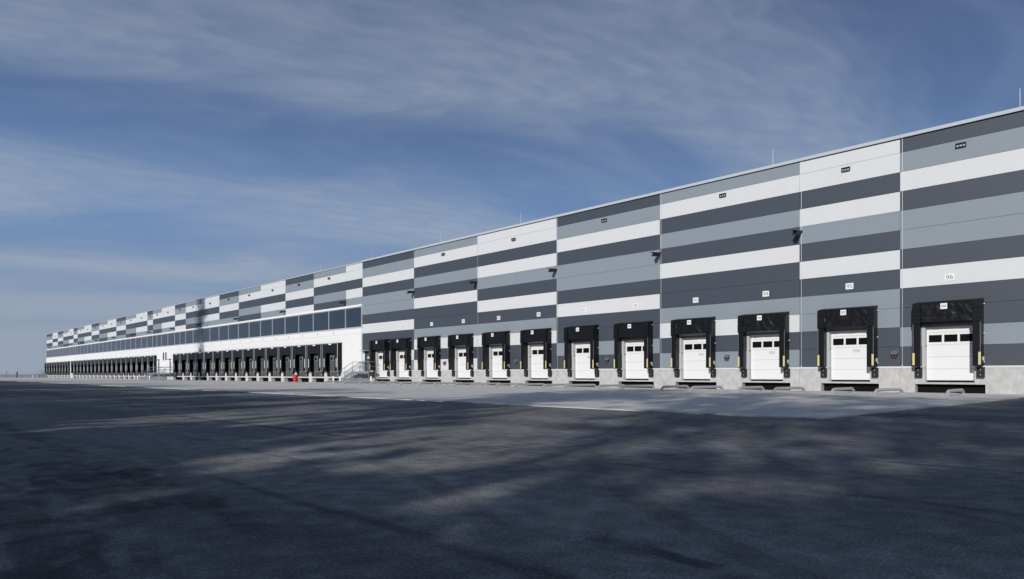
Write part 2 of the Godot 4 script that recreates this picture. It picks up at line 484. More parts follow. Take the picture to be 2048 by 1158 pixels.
func near_hall() -> void:
	var b := base("warehouse", Vector3.ZERO)
	tag(b, "tall warehouse hall with white and grey striped panels down to a concrete plinth", "warehouse")
	var left := -65.23
	var right := 6.86
	bx(b, "roof", M.roof, left, right, 12.70, 12.95, -60.0, -0.115)
	bx(b, "rear_wall", M.panel_M, left, right, -0.2, 12.70, -60.3, -60.0)
	bx(b, "side_wall", M.panel_M, right - 0.3, right, -0.2, 12.70, -60.0, -0.36)
	bx(b, "inner_wall", M.room, left, right - 0.3, -0.2, 12.70, -3.2, -3.0)
	# openings in the cladding: dock doors and one person door
	var holes := []
	for d in DOCKS: holes.append([d[1] - 1.2, d[1] + 1.2, 3.42])
	holes.append([-64.72, -63.66, 3.40])
	# carrying wall behind the cladding, pierced by the same openings
	holes.sort_custom(func(p, q): return p[0] < q[0])
	var x := left
	for h in holes:
		bx(b, "backing_wall", M.joint, x, h[0], P0, 12.70, -0.36, -0.115)
		bx(b, "backing_wall", M.joint, h[0], h[1], h[2], 12.70, -0.36, -0.115)
		x = h[1]
	bx(b, "backing_wall", M.joint, x, right, P0, 12.70, -0.36, -0.115)
	# cladding panels, one row of panels every metre
	var gap := 0.007
	for bay in HALL_BAYS:
		var x1: float = bay[0]
		var x0: float = bay[1]
		for row in 12:
			var ch: String = bay[2].substr(11 - row, 1)
			var y0 := P0 + row + gap
			var y1: float = P0 + row + 1.0 - gap if row < 11 else 13.045
			var cuts := [x0 + gap]
			for h in holes:
				if h[2] > y0 and h[1] > x0 and h[0] < x1:
					cuts.append(maxf(h[0], x0)); cuts.append(minf(h[1], x1))
			cuts.append(x1 - gap)
			for i in range(0, cuts.size(), 2):
				if cuts[i + 1] - cuts[i] > 0.02: bx(b, "panel", M["panel_" + ch], cuts[i], cuts[i + 1], y0, y1, -0.1, 0.0)
			for h in holes:
				if h[2] > y0 and h[2] < y1 - 0.02 and h[1] > x0 and h[0] < x1:
					bx(b, "panel", M["panel_" + ch], maxf(h[0], x0) + 0.002, minf(h[1], x1) - 0.002, h[2], y1, -0.1, 0.0)
	# coping
	for bay in HALL_BAYS:
		bx(b, "coping", M.coping, bay[1] + 0.004, bay[0] - 0.004, 13.07, 13.24, -0.42, 0.10)
		bx(b, "coping_flashing", M.joint, bay[1], bay[0], 13.045, 13.07, -0.40, 0.06)
	# plinth of precast concrete, one slab per bay, with door recesses and low pits below them
	var slabs := []
	for bay in HALL_BAYS: slabs.append([bay[0], bay[1]])
	slabs.pop_back()
	slabs[slabs.size() - 1][1] = left
	for bay in slabs:
		var x1: float = bay[0] - 0.006
		var x0: float = bay[1] + 0.006
		var st := mb()
		var at := x0
		for d in DOCKS_sorted():
			var c: float = d[1]
			if c < x0 or c > x1: continue
			add_box(st, at, c - 1.5, -0.2, 1.235, -0.36, 0.0)
			add_box(st, c - 1.5, c - 1.05, 0.43, 1.235, -0.36, 0.0)
			add_box(st, c - 1.05, c + 1.05, 0.43, 0.52, -0.36, 0.0)
			add_box(st, c + 1.05, c + 1.5, 0.43, 1.235, -0.36, 0.0)
			at = c + 1.5
		add_box(st, at, x1, -0.2, 1.235, -0.36, 0.0)
		done(st, b, "plinth_slab", M.concrete)
		for d in DOCKS_sorted():
			var c: float = d[1]
			if c < x0 or c > x1: continue
			bx(b, "pit_plate", M.pit, c - 1.5, c + 1.5, -0.1, 0.43, -0.40, -0.362)
			var e := mb()
			add_box(e, c - 1.53, c - 1.50, 0.004, 0.45, -0.02, 0.012)
			add_box(e, c - 1.60, c - 1.575, 0.004, 0.45, -0.02, 0.008)
			done(e, b, "pit_edge", M.alu)
			e = mb()
			add_box(e, c + 1.50, c + 1.53, 0.004, 0.45, -0.02, 0.012)
			add_box(e, c + 1.575, c + 1.60, 0.004, 0.45, -0.02, 0.008)
			done(e, b, "pit_edge", M.alu)
	# white drip strip on the plinth, interrupted by the dock doors
	var sx := left
	for h in holes:
		bx(b, "drip_strip", M.strip, sx + 0.004, h[0] - 0.004, 1.237, 1.333, -0.30, 0.022)
		sx = h[1]
	bx(b, "drip_strip", M.strip, sx + 0.004, right, 1.237, 1.333, -0.30, 0.022)
	# earthing wires down the joints, with a clamp where they cross the strip
	for jx in [-12.06, -17.30, -26.81, -36.33, -45.87]:
		var st := mb()
		tube(st, [Vector3(jx, 0.9, 0.035), Vector3(jx, 13.07, 0.035)], 0.013 if jx > -30.0 else 0.010, -1.0, 6)
		var w := done(st, b, "earthing_wire", M.alu)
		bx(w, "clamp", M.alu, jx - 0.035, jx + 0.035, 1.34, 1.40, 0.01, 0.06)
		bx(w, "clamp", M.alu, jx - 0.035, jx + 0.035, 1.16, 1.22, 0.01, 0.06)
	for d in DOCKS: dock_door(b, d[1], d[0])
	# person door beside the stairs
	var pd := bx(b, "person_door", M.panel_D, -64.66, -63.72, 1.262, 3.36, -0.14, -0.09)
	bx(b, "door_frame", M.panel_D, -64.72, -64.665, 1.25, 3.40, -0.2, 0.02)
	bx(b, "door_frame", M.alu, -63.715, -63.66, 1.25, 3.40, -0.2, 0.02)
	bx(b, "door_frame", M.panel_D, -64.665, -63.715, 3.362, 3.40, -0.2, 0.02)
	put(pd, "door_sign", box_mesh(Vector3(0.34, 0.18, 0.01)), M.sign_white, Vector3(0.0, 0.42, 0.031))
	put(pd, "door_sign", box_mesh(Vector3(0.22, 0.12, 0.01)), M.sign_white, Vector3(0.28, 0.90, 0.031))
	put(pd, "handle", box_mesh(Vector3(0.14, 0.03, 0.05)), M.alu, Vector3(-0.36, 0.0, 0.05))
	bx(b, "canopy", M.coping, -64.95, -63.62, 3.44, 3.49, 0.0, 0.62)
	bx(b, "threshold", M.concrete, -64.72, -63.66, 1.235, 1.262, -0.36, 0.02)

func DOCKS_sorted() -> Array:
	var d := DOCKS.duplicate()
	d.reverse()
	return d

func dock_door(b: Node3D, c: float, number: int) -> void:
	var d := Node3D.new()
	d.name = "dock_door"
	b.add_child(d, true)
	d.position = Vector3(c, 0.59, -0.25)
	# sections, each 0.61 high; the fourth carries three windows
	var ys := [0.03, 0.60, 1.20, 1.81, 2.42, 2.80]
	for i in 5:
		if i == 3:
			# rails and stiles round the window holes
			var st := mb()
			add_box(st, -1.055, 1.055, ys[3] + 0.004, 1.94, -0.045, 0.0)
			add_box(st, -1.055, 1.055, 2.30, ys[4] - 0.004, -0.045, 0.0)
			add_box(st, -1.055, -0.96, 1.94, 2.30, -0.045, 0.0)
			add_box(st, -0.39, -0.285, 1.94, 2.30, -0.045, 0.0)
			add_box(st, 0.285, 0.39, 1.94, 2.30, -0.045, 0.0)
			add_box(st, 0.96, 1.055, 1.94, 2.30, -0.045, 0.0)
			done(st, d, "door_section", M.door_white)
		else:
			put(d, "door_section", box_mesh(Vector3(2.11, ys[i + 1] - ys[i] - 0.008, 0.045)), M.door_white, Vector3(0, (ys[i] + ys[i + 1]) / 2, -0.0225))
	for wx in [-0.675, 0.0, 0.675]:
		put(d, "window", box_mesh(Vector3(0.58, 0.37, 0.01)), M.door_glass, Vector3(wx, 2.12, -0.03))
		var fr := mb()
		var hw := 0.285
		add_box(fr, wx - hw, wx + hw, 2.285, 2.302, -0.02, 0.006)
		add_box(fr, wx - hw, wx + hw, 1.938, 1.955, -0.02, 0.006)
		add_box(fr, wx - hw - 0.002, wx - hw + 0.016, 1.955, 2.285, -0.02, 0.006)
		add_box(fr, wx + hw - 0.016, wx + hw + 0.002, 1.955, 2.285, -0.02, 0.006)
		done(fr, d, "window_frame", M.rubber)
	put(d, "bottom_seal", box_mesh(Vector3(2.11, 0.045, 0.06)), M.rubber, Vector3(0, 0.0075, -0.02))
	put(d, "door_back", box_mesh(Vector3(2.38, 3.1, 0.02)), M.joint, Vector3(0, 1.4, -0.08))
	# white jambs and a grey lintel lining between door and cladding
	bx(d, "jamb", M.jamb, -1.198, -1.06, 0.66, 2.83, -0.06, 0.255)
	bx(d, "jamb", M.jamb, 1.06, 1.198, 0.66, 2.83, -0.06, 0.255)
	bx(d, "lintel_lining", M.lintel, -1.058, 1.058, 2.70, 2.83, 0.012, 0.255)
	if number != 96 and number != 92:
		var at := Vector3(0.27, 1.62, 0.004)
		put(d, "placard", box_mesh(Vector3(0.34, 0.15, 0.006)), M.sign_white, at)
		var e := mb()
		for s in [-1, 1]:
			add_box(e, -0.17, 0.17, s * 0.068 - 0.006, s * 0.068 + 0.006, 0.0032, 0.005)
			add_box(e, s * 0.164 - 0.006, s * 0.164 + 0.006, -0.062, 0.062, 0.0032, 0.005)
		done(e, d, "placard_border", M.ink, at)
		var t := mb()
		for k in 5: add_box(t, -0.115 + k * 0.05, -0.085 + k * 0.05, -0.03, 0.03, 0.0032, 0.0048)
		done(t, d, "placard_print", M.panel_M, at)
	put(d, "lock", box_mesh(Vector3(0.02, 0.05, 0.16)), M.steel_dark, Vector3(-1.05, 1.75, 0.14))
	# rubber bumpers on the plinth
	for s in [-1, 1]:
		bx(d, "bumper", M.rubber, s * 1.33 - 0.15, s * 1.33 + 0.15, 0.17, 0.68, 0.25, 0.42)
		for yy in [-0.12, 0.12]:
			put(d, "bolt", bolt_mesh(), M.alu, Vector3(s * 1.33, 0.425 + yy, 0.42))

var _bolt: Mesh
func bolt_mesh() -> Mesh:
	if _bolt == null:
		var m := CylinderMesh.new()
		m.top_radius = 0.02; m.bottom_radius = 0.028; m.height = 0.02; m.radial_segments = 10; m.rings = 1
		var st := SurfaceTool.new()
		st.create_from(m, 0)
		var st2 := SurfaceTool.new()
		st2.append_from(m, 0, Transform3D(Basis(Vector3.RIGHT, PI / 2), Vector3.ZERO))
		_bolt = st2.commit()
	return _bolt

# ---------------------------------------------------------------- far hall: striped attic, ribbon of windows, white wall over a row of docks
const SECTIONS := [[-69.44, 15, 3.868, -128.71], [-138.30, 19, 3.855, -211.30], [-214.90, 9, 3.855, -249.75]]

func far_hall() -> void:
	var b := base("warehouse", Vector3.ZERO)
	tag(b, "long warehouse hall with a window ribbon and white wall over many dark docks", "warehouse")
	var left := -249.5
	var right := -65.24
	bx(b, "roof", M.roof, left, right, 12.70, 12.95, -60.0, -0.115)
	bx(b, "rear_wall", M.panel_M, left, right, -0.2, 12.70, -60.3, -60.0)
	bx(b, "side_wall", M.panel_W, left, left + 0.3, -0.2, 12.70, -60.0, -0.36)
	bx(b, "backing_wall", M.joint, left, right, 8.40, 12.70, -0.36, -0.115)
	bx(b, "inner_wall", M.room, left + 0.3, right, -0.2, 8.40, -3.2, -3.0)
	bx(b, "room_floor", M.room, left + 0.3, right, 5.90, 5.98, -3.0, -0.3)
	# attic panels
	var gap := 0.007
	var kinds := {"A": "WWDWM", "B": "MWDMD", "C": "DMWDM"}
	var js: Array = FAR_JOINTS.duplicate()
	js[js.size() - 1] = left
	for i in js.size() - 1:
		var k: String = kinds[FAR_KINDS.substr(i, 1)]
		if i == 2 or i == 8: k = "DMWDW"
		for row in range(7, 12):
			var ch := k.substr(11 - row, 1)
			var y0 := P0 + row + gap if row > 7 else 8.525
			var y1 := P0 + row + 1.0 - gap if row < 11 else 13.045
			bx(b, "panel", M["panel_" + ch], js[i + 1] + gap, js[i] - gap, y0, y1, -0.1, 0.0)
		bx(b, "coping", M.coping, js[i + 1] + 0.004, js[i] - 0.004, 13.065, 13.15, -0.42, 0.08)
		# ribbon: ledge above, sill below, two windows a bay
		bx(b, "ledge", M.sign_white, js[i + 1] + 0.003, js[i] - 0.003, 8.30, 8.52, -0.30, 0.17)
		bx(b, "sill", M.alu, js[i + 1] + 0.003, js[i] - 0.003, 5.97, 6.07, -0.30, 0.15)
		var wide: float = js[i] - js[i + 1]
		var n := 2 if wide > 4.5 else 1
		for w in n:
			ribbon_window(b, js[i] - wide * (w + 1) / n, js[i] - wide * w / n)
	bx(b, "frame_end", M.alu, right + 0.02 - 0.12, right + 0.0, 6.07, 8.30, -0.2, 0.10)
	# white wall: a beam over the docks and full-height piers between the rows of docks
	for i in js.size() - 1:
		bx(b, "wall_beam", M.white_wall, js[i + 1] + 0.004 if i < js.size() - 2 else left, js[i] - 0.004, 4.52, 5.36, -0.30, 0.12)
		bx(b, "wall_beam", M.white_wall, js[i + 1] + 0.004 if i < js.size() - 2 else left, js[i] - 0.004, 5.372, 5.96, -0.30, 0.12)
	bx(b, "wall_joint", M.joint, left + 0.1, right - 0.1, 4.6, 5.9, -0.28, 0.10)
	for p in [[-69.44, -65.24], [-138.30, -128.71], [-214.90, -211.30]]:
		bx(b, "wall_pier", M.white_wall, p[0], p[1], 1.30, 4.515, -0.30, 0.12)
		bx(b, "plinth_block", M.concrete_pale, p[0] - 0.02, p[1] + 0.02, -0.2, 1.295, -0.30, 0.125)
	# docks
	var number := 84
	for s in SECTIONS:
		for k in s[1]:
			far_dock(b, s[0] - s[2] * (k + 0.5), s[2], number)
			number -= 1
	# two doors and two narrow windows in the pier between the rows
	for dx in [-137.05, -130.37]:
		var pd := bx(b, "person_door", M.panel_M, dx - 0.46, dx + 0.46, 1.31, 3.34, 0.1, 0.135)
		put(pd, "door_pane", box_mesh(Vector3(0.26, 0.9, 0.01)), M.door_glass, Vector3(0.1, 0.4, 0.02))
		put(pd, "handle", box_mesh(Vector3(0.12, 0.03, 0.05)), M.alu, Vector3(-0.36, 0.0, 0.04))
		bx(b, "canopy", M.steel_dark, dx - 0.6, dx + 0.6, 3.60, 3.70, 0.12, 0.6)
	for wx in [-134.2, -132.8]:
		var wn := bx(b, "narrow_window", M.door_glass, wx - 0.40, wx + 0.40, 3.58, 4.93, 0.09, 0.125)
		put(wn, "window_frame", box_mesh(Vector3(0.07, 1.35, 0.04)), M.alu, Vector3(-0.40, 0, 0.01))
		put(wn, "window_frame", box_mesh(Vector3(0.07, 1.35, 0.04)), M.alu, Vector3(0.40, 0, 0.01))
		put(wn, "window_sill", box_mesh(Vector3(0.95, 0.05, 0.16)), M.alu, Vector3(0, -0.70, 0.06))

var _blind := {}
func ribbon_window(b: Node3D, x0: float, x1: float) -> void:
	var w := Node3D.new()
	w.name = "window"
	b.add_child(w, true)
	w.position = Vector3((x0 + x1) / 2, 6.07, 0)
	var hw := (x1 - x0) / 2
	bx(w, "mullion", M.alu, -hw - 0.045, -hw + 0.045, 0.0, 2.23, -0.12, 0.09)
	bx(w, "top_rail", M.alu, -hw + 0.047, hw - 0.047, 2.15, 2.23, -0.10, 0.075)
	bx(w, "bottom_rail", M.alu, -hw + 0.047, hw - 0.047, 0.0, 0.05, -0.10, 0.075)
	var pane := bx(w, "pane", M.ribbon_glass, -hw + 0.047, hw - 0.047, 0.05, 2.15, 0.0, 0.012)
	pane.rotation = Vector3(sin(x0 * 7.3) * 0.004, sin(x0 * 3.1) * 0.004, 0)
	bx(w, "room_wall", M.room, -hw, hw, -0.05, 2.3, -0.66, -0.64)
	var key := "%.2f" % hw
	if not _blind.has(key):
		# vertical slats, some turned further than others
		var st := mb()
		var rng := RandomNumberGenerator.new()
		rng.seed = 41 + _blind.size()
		var n := int(hw * 2 / 0.127)
		for i in n:
			var cx := -hw + 0.1 + (2 * hw - 0.2) * (i + 0.5) / n
			var a := 0.35 + rng.randf() * 0.35 + (0.5 if rng.randf() < 0.12 else 0.0)
			var dx := cos(a) * 0.062
			var dz := sin(a) * 0.062
			var p := Vector3(cx - dx, 0.06, -0.24 + dz)
			var q := Vector3(cx + dx, 0.06, -0.24 - dz)
			var up := Vector3(0, 2.08, 0)
			quad(st, p + up, q + up, q, p)
			quad(st, q + up, p + up, p, q)
		_blind[key] = mesh_of(st)
	var bl := put(w, "blind", _blind[key], M.blind)
	bl.set_meta("kind", "stuff")

func far_dock(b: Node3D, c: float, pitch: float, number: int) -> void:
	var d := Node3D.new()
	d.name = "loading_bay"
	b.add_child(d, true)
	d.position = Vector3(c, 0, 0)
	var h := pitch / 2
	# concrete pier on the right of the bay, ending in a small gable, and the one ledge under the leveller
	var st := mb()
	var w := 0.42
	var x0 := h - w
	var x1 := h + w
	hexa(st, [Vector3(x0, -0.2, -0.5), Vector3(x1, -0.2, -0.5), Vector3(x1, -0.2, 0.06), Vector3(x0, -0.2, 0.06), Vector3(x0, 0.98, -0.5), Vector3(x1, 0.98, -0.5), Vector3(x1, 0.98, 0.06), Vector3(x0, 0.98, 0.06)])
	hexa(st, [Vector3(x0, 0.98, -0.5), Vector3(x1, 0.98, -0.5), Vector3(x1, 0.98, 0.06), Vector3(x0, 0.98, 0.06), Vector3(h - 0.14, 1.27, -0.5), Vector3(h + 0.14, 1.27, -0.5), Vector3(h + 0.14, 1.27, 0.06), Vector3(h - 0.14, 1.27, 0.06)])
	done(st, d, "pier", M.concrete_pale)
	bx(d, "ledge", M.concrete_pale, -h + w + 0.004, h - w - 0.004, 0.50, 0.66, -0.5, 0.03)
	bx(d, "pit_plate", M.pit, -h + w, h - w, -0.1, 0.50, -0.62, -0.55)
	bx(d, "leveller_plate", M.steel_dark, -1.06, 1.06, 0.70, 1.24, -0.30, -0.05)
	bx(d, "plate_rim", M.galv, -1.06, 1.06, 1.242, 1.275, -0.275, -0.015)
	bx(d, "plate_rim", M.galv, -1.06, -1.02, 0.70, 1.24, -0.049, -0.015)
	put(d, "type_plate", box_mesh(Vector3(0.30, 0.12, 0.01)), M.sign_white, Vector3(0.78, 0.87, -0.044))
	for s in [-1, 1]:
		bx(d, "bumper", M.rubber, s * 1.30 - 0.16, s * 1.30 + 0.16, 0.72, 1.25, -0.2, 0.16)
	bx(d, "bay_wall", M.rubber, -h, -1.22, 1.28, 4.51, -0.3, -0.02)
	bx(d, "bay_wall", M.rubber, 1.22, h, 1.28, 4.51, -0.3, -0.02)
	bx(d, "bay_head", M.rubber, -1.22, 1.22, 3.705, 4.51, -0.3, -0.02)
	# door: dark sections with one framed window
	for i in 4:
		bx(d, "door_section", M.door_grey, -1.2, 1.2, 1.245 + i * 0.615, 1.853 + i * 0.615, -0.12, -0.06)
	for wx in [-0.78, 0.0, 0.78]:
		bx(d, "door_window", M.door_glass, wx - 0.28, wx + 0.28, 2.58, 2.98, -0.064, -0.052)
		var f := mb()
		add_box(f, wx - 0.31, wx + 0.31, 2.98, 3.01, -0.06, -0.04)
		add_box(f, wx - 0.31, wx + 0.31, 2.55, 2.58, -0.06, -0.04)
		add_box(f, wx - 0.31, wx - 0.28, 2.58, 2.98, -0.06, -0.04)
		add_box(f, wx + 0.28, wx + 0.31, 2.58, 2.98, -0.06, -0.04)
		done(f, d, "window_frame", M.alu)

# ---------------------------------------------------------------- dock shelters
func wrinkled(w: float, h: float, nx: int, ny: int, amp: float, s: int, depth: float) -> Mesh:
	# a hanging sheet, its top pulled tight, with drag folds running to the lower corners
	var nn := noise(FastNoiseLite.TYPE_SIMPLEX_SMOOTH, 1.0, 3, s)
	var st := SurfaceTool.new()
	st.begin(Mesh.PRIMITIVE_TRIANGLES)
	st.set_smooth_group(0)
	var g := []
	for j in ny + 1:
		var row := []
		for i in nx + 1:
			var u := float(i) / nx
			var v := float(j) / ny
			var x := (u - 0.5) * w
			var y := -v * h
			var side := (u - 0.5) * 2.0
			var f := nn.get_noise_2d(x * 3.2 - side * v * 1.4, y * 0.9) * amp
			f += nn.get_noise_2d(x * 1.3 + 7.0, y * 1.6) * amp * 0.8
			f *= smoothstep(0.0, 0.18, v) * smoothstep(1.0, 0.96, absf(side))
			if absf(v - 0.74) < 0.02: f -= 0.012
			row.append(Vector3(x, y, f))
		g.append(row)
	for j in ny:
		for i in nx:
			quad(st, g[j][i], g[j][i + 1], g[j + 1][i + 1], g[j + 1][i])
	# back face, a little behind
	var o := Vector3(0, 0, -depth)
	for j in ny:
		for i in nx:
			quad(st, g[j][i + 1] + o, g[j][i] + o, g[j + 1][i] + o, g[j + 1][i + 1] + o)
	st.set_smooth_group(-1)
	for i in nx:
		quad(st, g[ny][i], g[ny][i + 1], g[ny][i + 1] + o, g[ny][i] + o)
		quad(st, g[0][i] + o, g[0][i + 1] + o, g[0][i + 1], g[0][i])
	for j in ny:
		quad(st, g[j][0] + o, g[j][0], g[j + 1][0], g[j + 1][0] + o)
		quad(st, g[j][nx], g[j][nx] + o, g[j + 1][nx] + o, g[j + 1][nx])
	st.generate_normals()
	return st.commit()

func near_shelter() -> Node3D:
	# origin on the facade, on the door's centre line, at ground level
	var s := base("dock_shelter", Vector3.ZERO)
	var front := 0.60
	put(s, "head_curtain", wrinkled(2.24, 0.94, 44, 18, 0.034, 3, 0.012), M.vinyl, Vector3(0, 4.43, front - 0.03))
	# sloping top
	var st := mb()
	hexa(st, [Vector3(-1.44, 4.40, 0.02), Vector3(1.44, 4.40, 0.02), Vector3(1.44, 4.40, front - 0.005), Vector3(-1.44, 4.40, front - 0.005), Vector3(-1.44, 4.56, 0.02), Vector3(1.44, 4.56, 0.02), Vector3(1.44, 4.455, front - 0.005), Vector3(-1.44, 4.455, front - 0.005)])
	done(st, s, "top_frame", M.vinyl)
	for sd in [-1.0, 1.0]:
		# upright: front sheet and side sheet, bottom cut off at a slant
		st = mb()
		var a: float = 1.11 * sd
		var c: float = 1.44 * sd
		var lo := minf(a, c)
		var hi := maxf(a, c)
		hexa(st, [Vector3(lo, 1.36 if sd > 0 else 1.31, front - 0.10), Vector3(hi, 1.31 if sd > 0 else 1.36, front - 0.10), Vector3(hi, 1.31 if sd > 0 else 1.33, front), Vector3(lo, 1.33 if sd > 0 else 1.31, front), Vector3(lo, 3.52, front - 0.10), Vector3(hi, 3.52, front - 0.10), Vector3(hi, 3.52, front), Vector3(lo, 3.52, front)])
		done(st, s, "side_curtain", M.vinyl)
		st = mb()
		var e: float = 1.40 * sd
		lo = minf(e, c); hi = maxf(e, c)
		hexa(st, [Vector3(lo, 1.345, 0.024), Vector3(hi, 1.345, 0.024), Vector3(hi, 1.34, front - 0.102), Vector3(lo, 1.34, front - 0.102), Vector3(lo, 4.398, 0.024), Vector3(hi, 4.398, 0.024), Vector3(hi, 4.398, front - 0.102), Vector3(lo, 4.398, front - 0.102)])
		done(st, s, "side_panel", M.vinyl)
		# inner sheet running back from the upright to the jamb
		st = mb()
		var i0: float = 1.125 * sd
		var i1: float = 1.235 * sd
		hexa(st, [Vector3(minf(i1, i1 + 0.02 * sd), 1.345, 0.024), Vector3(maxf(i1, i1 + 0.02 * sd), 1.345, 0.024), Vector3(maxf(i0, i0 + 0.02 * sd), 1.345, front - 0.102), Vector3(minf(i0, i0 + 0.02 * sd), 1.345, front - 0.102), Vector3(minf(i1, i1 + 0.02 * sd), 4.398, 0.024), Vector3(maxf(i1, i1 + 0.02 * sd), 4.398, 0.024), Vector3(maxf(i0, i0 + 0.02 * sd), 4.398, front - 0.102), Vector3(minf(i0, i0 + 0.02 * sd), 4.398, front - 0.102)])
		done(st, s, "inner_sheet", M.vinyl)
		bx(s, "edge_piping", M.sheet_grey, sd * 1.425 - 0.012, sd * 1.425 + 0.012, 1.95, 3.46, front, front + 0.012)
		# layered corner flaps
		for k in 4:
			var y1: float = 4.42 - [0.0, 0.36, 0.58, 0.78][k]
			var y0: float = 4.42 - [0.38, 0.60, 0.80, 0.98][k]
			st = mb()
			lo = minf(1.11 * sd, 1.46 * sd); hi = maxf(1.11 * sd, 1.46 * sd)
			var t := 0.012 + 0.004 * k
			hexa(st, [Vector3(lo, y0, front + 0.003), Vector3(hi, y0, front + 0.003), Vector3(hi, y0, front + 0.05 + t), Vector3(lo, y0, front + 0.035 + t), Vector3(lo, y1, front + 0.003), Vector3(hi, y1, front + 0.003), Vector3(hi, y1, front + 0.006 + t), Vector3(lo, y1, front + 0.006 + t)])
			done(st, s, "corner_flap", M.vinyl)
		bx(s, "marker_strip", M.yellow, sd * 1.40 - 0.05, sd * 1.40 + 0.05, 1.38, 1.98, front + 0.014, front + 0.026)
	# fixing eyes on the right flank
	for y in [4.28, 2.88, 1.52]:
		var sp := SphereMesh.new()
		sp.radius = 0.032; sp.height = 0.064; sp.radial_segments = 10; sp.rings = 5
		put(s, "fixing_eye", sp, M.sign_white, Vector3(1.47, y, 0.10))
	bx(s, "junction_box", M.alu, 1.44, 1.50, 1.58, 1.76, 0.14, 0.26)
	# white plate on the head curtain with two rows of small marks
	var pl := put(s, "plate", box_mesh(Vector3(0.29, 0.28, 0.008)), M.sign_white, Vector3(-0.07, 4.24, front + 0.045))
	st = mb()
	for r in 2:
		for k in 4:
			var px := -0.10 + k * 0.055
			add_box(st, px, px + 0.036, -0.055 + r * 0.07, -0.01 + r * 0.07, 0.0042, 0.006)
	done(st, pl, "print", M.ink)
	return s

func far_shelter() -> Node3D:
	var s := base("dock_shelter", Vector3.ZERO)
	var f := 0.60
	var h := 1.78
	put(s, "head_curtain", wrinkled(3.30, 1.02, 20, 8, 0.03, 9, 0.012), M.vinyl, Vector3(0, 4.42, f - 0.03))
	bx(s, "top_frame", M.vinyl, -h, h, 4.425, 4.50, 0.125, f)
	bx(s, "top_profile", M.alu, -h, h, 4.43, 4.47, f + 0.002, f + 0.02)
	for sd in [-1.0, 1.0]:
		bx(s, "side_curtain", M.vinyl, sd * 1.02, sd * (h - 0.03), 1.28, 4.42, f - 0.06, f - 0.045)
		bx(s, "side_panel", M.vinyl, sd * (h - 0.03), sd * h, 1.28, 4.425, -0.02, f - 0.02)
		bx(s, "edge_profile", M.alu, sd * (h - 0.05), sd * (h + 0.004), 1.26, 4.42, f - 0.018, f + 0.02)
		bx(s, "marker_strip", M.marker_white, sd * 1.42 - 0.06, sd * 1.42 + 0.06, 1.75, 2.78, f - 0.043, f - 0.03)
	put(s, "plate", box_mesh(Vector3(0.62, 0.13, 0.02)), M.sign_white, Vector3(0.05, 4.36, f + 0.015))
	return s

func shelters() -> void:
	var proto := near_shelter()
	var heads := []
	for k in 5: heads.append(wrinkled(2.24, 0.93 + 0.018 * (k % 3), 44, 18, 0.028 + 0.005 * (k % 4), 3 + 11 * k, 0.012))
	for i in DOCKS.size():
		var o := proto if i == 0 else copy(proto, Vector3.ZERO)
		o.position = Vector3(DOCKS[i][1], 0, 0)
		o.get_node("head_curtain").mesh = heads[i % 5]
		tag(o, "black fabric dock shelter with yellow marker strips under number %s" % words(DOCKS[i][0]), "dock shelter", "black dock shelters of the striped hall")
	var far := far_shelter()
	var first := true
	var labels := ["charcoal dock shelter in the row behind the red drum", "charcoal dock shelter in the long row beyond the twin stairs", "charcoal dock shelter in the short row next to the fence end"]
	for k in SECTIONS.size():
		var s = SECTIONS[k]
		for i in s[1]:
			var o := far if first else copy(far, Vector3.ZERO)
			first = false
			o.position = Vector3(s[0] - s[2] * (i + 0.5), 0, 0)
			tag(o, labels[k], "dock shelter", ["charcoal shelters of the first row", "charcoal shelters of the second row", "charcoal shelters of the end row"][k])

# ---------------------------------------------------------------- things fixed to the facade
func number_plate(n: int, at: Vector3, label: String, group: String) -> void:
	var o := base("number_plate", at)
	tag(o, label, "number plate", group)
	put(o, "plate", box_mesh(Vector3(0.40, 0.33, 0.012)), M.sign_white, Vector3(0, 0, 0.008))
	var t := TextMesh.new()
	t.text = str(n)
	var f := SystemFont.new()
	f.font_names = PackedStringArray(["Droid Sans"])
	t.font = f
	t.font_size = 64
	t.pixel_size = 0.0044
	t.depth = 0.004
	t.curve_step = 1.0
	put(o, "digits", t, M.ink, Vector3(0, 0, 0.0165))

